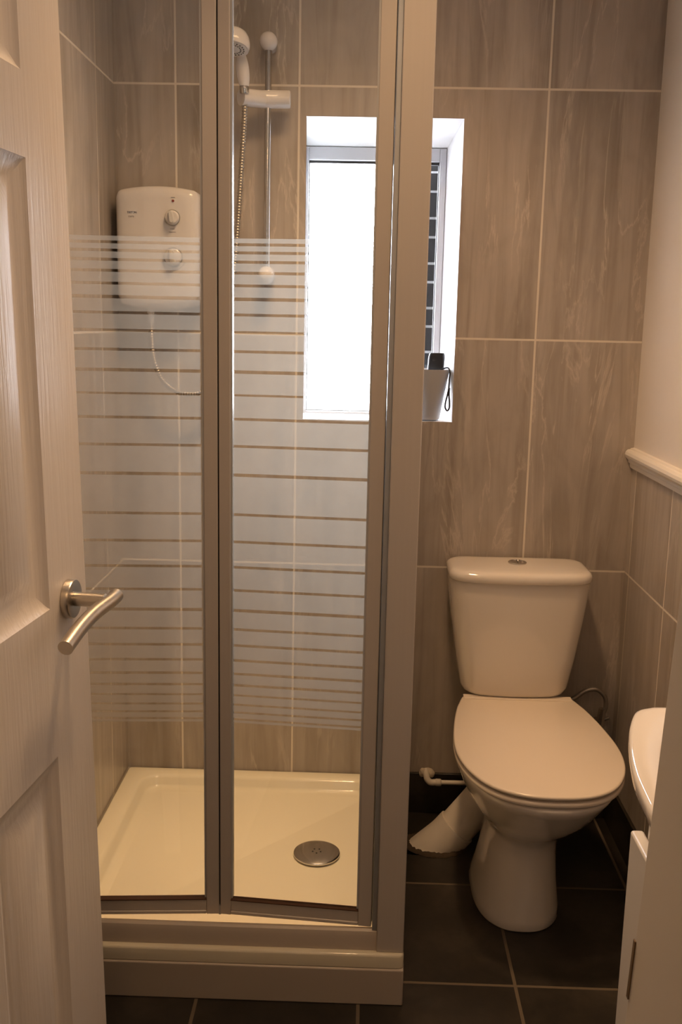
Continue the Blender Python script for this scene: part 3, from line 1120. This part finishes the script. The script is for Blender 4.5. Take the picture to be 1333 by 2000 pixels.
# small white water pipe along the skirting
wp = thing('water_pipe', 'thin white plastic pipe with an elbow along the black skirting', 'pipe', (0.83, -0.035, 0.11))
bm = bmesh.new()
tube(bm, [(0.832, -0.036, 0.104), (1.06, -0.036, 0.106)], 0.0062, 18)
obj('straight_pipe', bm, M_pipe, wp, deg=60)
bm = bmesh.new()
tube(bm, [(0.847, -0.036, 0.104), (0.850, -0.036, 0.104), (0.862, -0.036, 0.104), (0.865, -0.036, 0.104)], [0.0075, 0.0098, 0.0098, 0.0075], 18)
tube(bm, catmull([(0.850, -0.036, 0.104), (0.835, -0.036, 0.104), (0.826, -0.032, 0.112), (0.824, -0.024, 0.122), (0.823, -0.010, 0.126)], 5), 0.0088, 18)
obj('elbow_fitting', bm, M_pipe, wp, deg=60)
bm = bmesh.new()
for k in range(7):
    q = Vector((0.822 + 0.0042 * (k - 2), -0.012 - 0.002 * (k % 2), 0.117 + 0.003 * ((k * 5) % 3)))
    bmesh.ops.create_icosphere(bm, subdivisions=2, radius=0.0095 + 0.002 * (k % 3), matrix=Matrix.Translation(q))
for v in bm.verts:
    v.co += Vector((random.uniform(-.0012, .0012), 0, random.uniform(-.0012, .0012)))
    v.co.y = min(v.co.y, -0.0005)
obj('filler_blob', bm, M_filler, wp, deg=70)['label'] = 'rough cream filler where the pipe leaves the wall'

# flexible supply hose behind the toilet
fx = thing('flexible_hose', 'thin braided supply hose looping behind the right side of the toilet', 'hose', (1.26, -0.045, 0.3))
bm = bmesh.new()
tube(bm, catmull([(1.150, -0.05, 0.330), (1.205, -0.05, 0.362), (1.233, -0.05, 0.383), (1.263, -0.05, 0.388), (1.286, -0.05, 0.368), (1.290, -0.05, 0.340), (1.283, -0.05, 0.318)], 8), 0.0058, 16)
obj('braided_hose', bm, M_hose, fx, deg=60)
bm = bmesh.new()
tube(bm, [(1.282, -0.05, 0.335), (1.279, -0.05, 0.30), (1.277, -0.05, 0.27)], [0.010, 0.0115, 0.0105], 8)
tube(bm, [(1.279, -0.05, 0.285), (1.279, -0.002, 0.285)], 0.008, 14)
tube(bm, [(1.277, -0.05, 0.30), (1.300, -0.055, 0.312)], 0.005, 10)
obj('isolating_valve', bm, M_chrome, fx, deg=40)

# ------------------------------------------------------------------ basin and vanity
van = thing('vanity_unit', 'white vanity cupboard under the basin by the door frame', 'cabinet', (1.16, -1.545, 0))
obj('carcass', bx(1.016, XR - 0.012, -1.755, -1.335, 0.0, 0.758), M_cab, van, bevel=0.002)
for a, b in ((-1.543, -1.318), (-1.772, -1.547)):
    dd = obj('cabinet_door', bx(0.998, 1.0155, a, b, 0.06, 0.672), M_cab, van, bevel=0.004)
    bm = bmesh.new()
    yk = b - 0.20 if b > -1.4 else b - 0.025
    lathe(bm, [(0.005, 0), (0.005, 0.010), (0.010, 0.014), (0.010, 0.018), (0.0001, 0.020)], (0.9985, yk, 0.58), (-1, 0, 0), 20)
    obj('knob', bm, M_chrome, dd, deg=40)

YC = -1.545
bh = [(1.318, 0.29), (1.20, 0.29), (1.053, 0.290), (1.022, 0.285), (1.004, 0.270), (0.985, 0.222), (0.967, 0.155), (0.953, 0.08), (0.947, 0.0)]
bs = [(p.x, p.y) for p in catmull([(a, b, 0) for a, b in bh], 6)]
bo = [(x, YC + y) for x, y in bs] + [(x, YC - y) for x, y in bs[::-1][1:]]      # counter-clockwise seen from above
bas = thing('wash_basin', 'white ceramic wash basin with a bowed front on the vanity unit', 'basin', (1.16, YC, 0.76))


def bscale(s, z_, d=0.0):
    o = inset(bo, d)
    return [(XR - 0.008 + (x - (XR - 0.008)) * s, YC + (y - YC) * (0.35 + 0.65 * s), z_) for x, y in o]


bm = bmesh.new()
ib = egg(0, 0.20, -0.155, 0.105, len(bo), 2.5, 2.5)
n_ = len(bo)


def inner(s, z_):
    """bowl outline with vertices in the same order as the rim"""
    out = []
    for x, y in bo:
        a = math.atan2(y - YC, (x - 1.135) * 1.45)
        c, s_ = math.cos(a), math.sin(a)
        rr_ = 1.0 / ((abs(c) ** 2.6 + abs(s_) ** 2.6) ** (1 / 2.6))
        out.append((1.125 + 0.135 * s * rr_ * c, YC + 0.235 * s * rr_ * s_, z_))
    return out


rings = [bscale(0.80, 0.7595), bscale(0.86, 0.762), bscale(0.93, 0.772), bscale(0.975, 0.787), bscale(0.995, 0.800), bscale(1.0, 0.808), bscale(1.0, 0.814),
         bscale(0.996, 0.8185, 0.0), bscale(0.985, 0.8205), bscale(0.96, 0.8208), inner(1.04, 0.8200), inner(1.0, 0.8165), inner(0.97, 0.807), inner(0.93, 0.790), inner(0.82, 0.775), inner(0.55, 0.768), inner(0.12, 0.766)]
loft(bm, rings)
obj('basin_body', bm, M_basin, bas, deg=60)
bm = bmesh.new()
lathe(bm, [(0.022, 0), (0.022, 0.002), (0.018, 0.003), (0.0001, 0.002)], (1.125, YC, 0.766), (0, 0, 1), 28)
obj('plug_hole', bm, M_chrome, bas, deg=40)

# ------------------------------------------------------------------ window sill things
bk = tag(obj('beaker', bmesh.new(), M_beaker), 'tapered grey beaker on the window sill behind the shower post', 'beaker')
bk.location = (0.7955, 0.040, WZ0 + 0.0035)
bm = bmesh.new()
lathe(bm, [(0.0001, 0), (0.029, 0), (0.031, 0.002), (0.053, 0.128), (0.0535, 0.1295), (0.0525, 0.1295), (0.0515, 0.127), (0.030, 0.006), (0.0001, 0.0055)], (0, 0, 0), (0, 0, 1), 48)
bmesh.ops.recalc_face_normals(bm, faces=bm.faces)
sharp(bm, 40)
bm.to_mesh(bk.data)
bm.free()

sh = thing('black_gadget', 'black rounded gadget standing up out of the grey beaker', 'gadget', (0.812, 0.045, 1.095))
bm = bmesh.new()
g = rrect(-0.021, 0.021, -0.010, 0.010, 0.007, 5)
rings = []
for z_, s in ((1.094, 0.9), (1.098, 1), (1.243, 1), (1.251, 0.95), (1.255, 0.85)):
    t_ = (z_ - 1.094)
    rings.append([(0.806 + 0.055 * t_ + x * s, 0.045 + y * s, z_) for x, y in g])
loft(bm, rings)
obj('gadget_body', bm, M_black, sh, deg=45)
bm = bmesh.new()
lathe(bm, [(0.004, 0), (0.004, 0.001), (0.0001, 0.0015)], (0.8065, 0.0352, 1.238), (0, -1, 0), 16)
obj('gadget_button', bm, M_dark, sh)
# wrist strap hanging over the rim
bm = bmesh.new()
sp_ = catmull([(0.826, 0.036, 1.214), (0.842, 0.024, 1.2185), (0.8475, 0.016, 1.208), (0.8465, 0.012, 1.190), (0.8455, 0.008, 1.170), (0.8425, 0.006, 1.15), (0.8385, 0.006, 1.132),
               (0.8380, 0.006, 1.118), (0.8435, 0.006, 1.110), (0.8485, 0.006, 1.117), (0.8485, 0.006, 1.132), (0.8465, 0.006, 1.15), (0.8470, 0.008, 1.168)], 6)
tube(bm, sp_, 0.0022, 10)
obj('wrist_strap', bm, M_black, sh, deg=60)['label'] = 'thin black wrist strap'
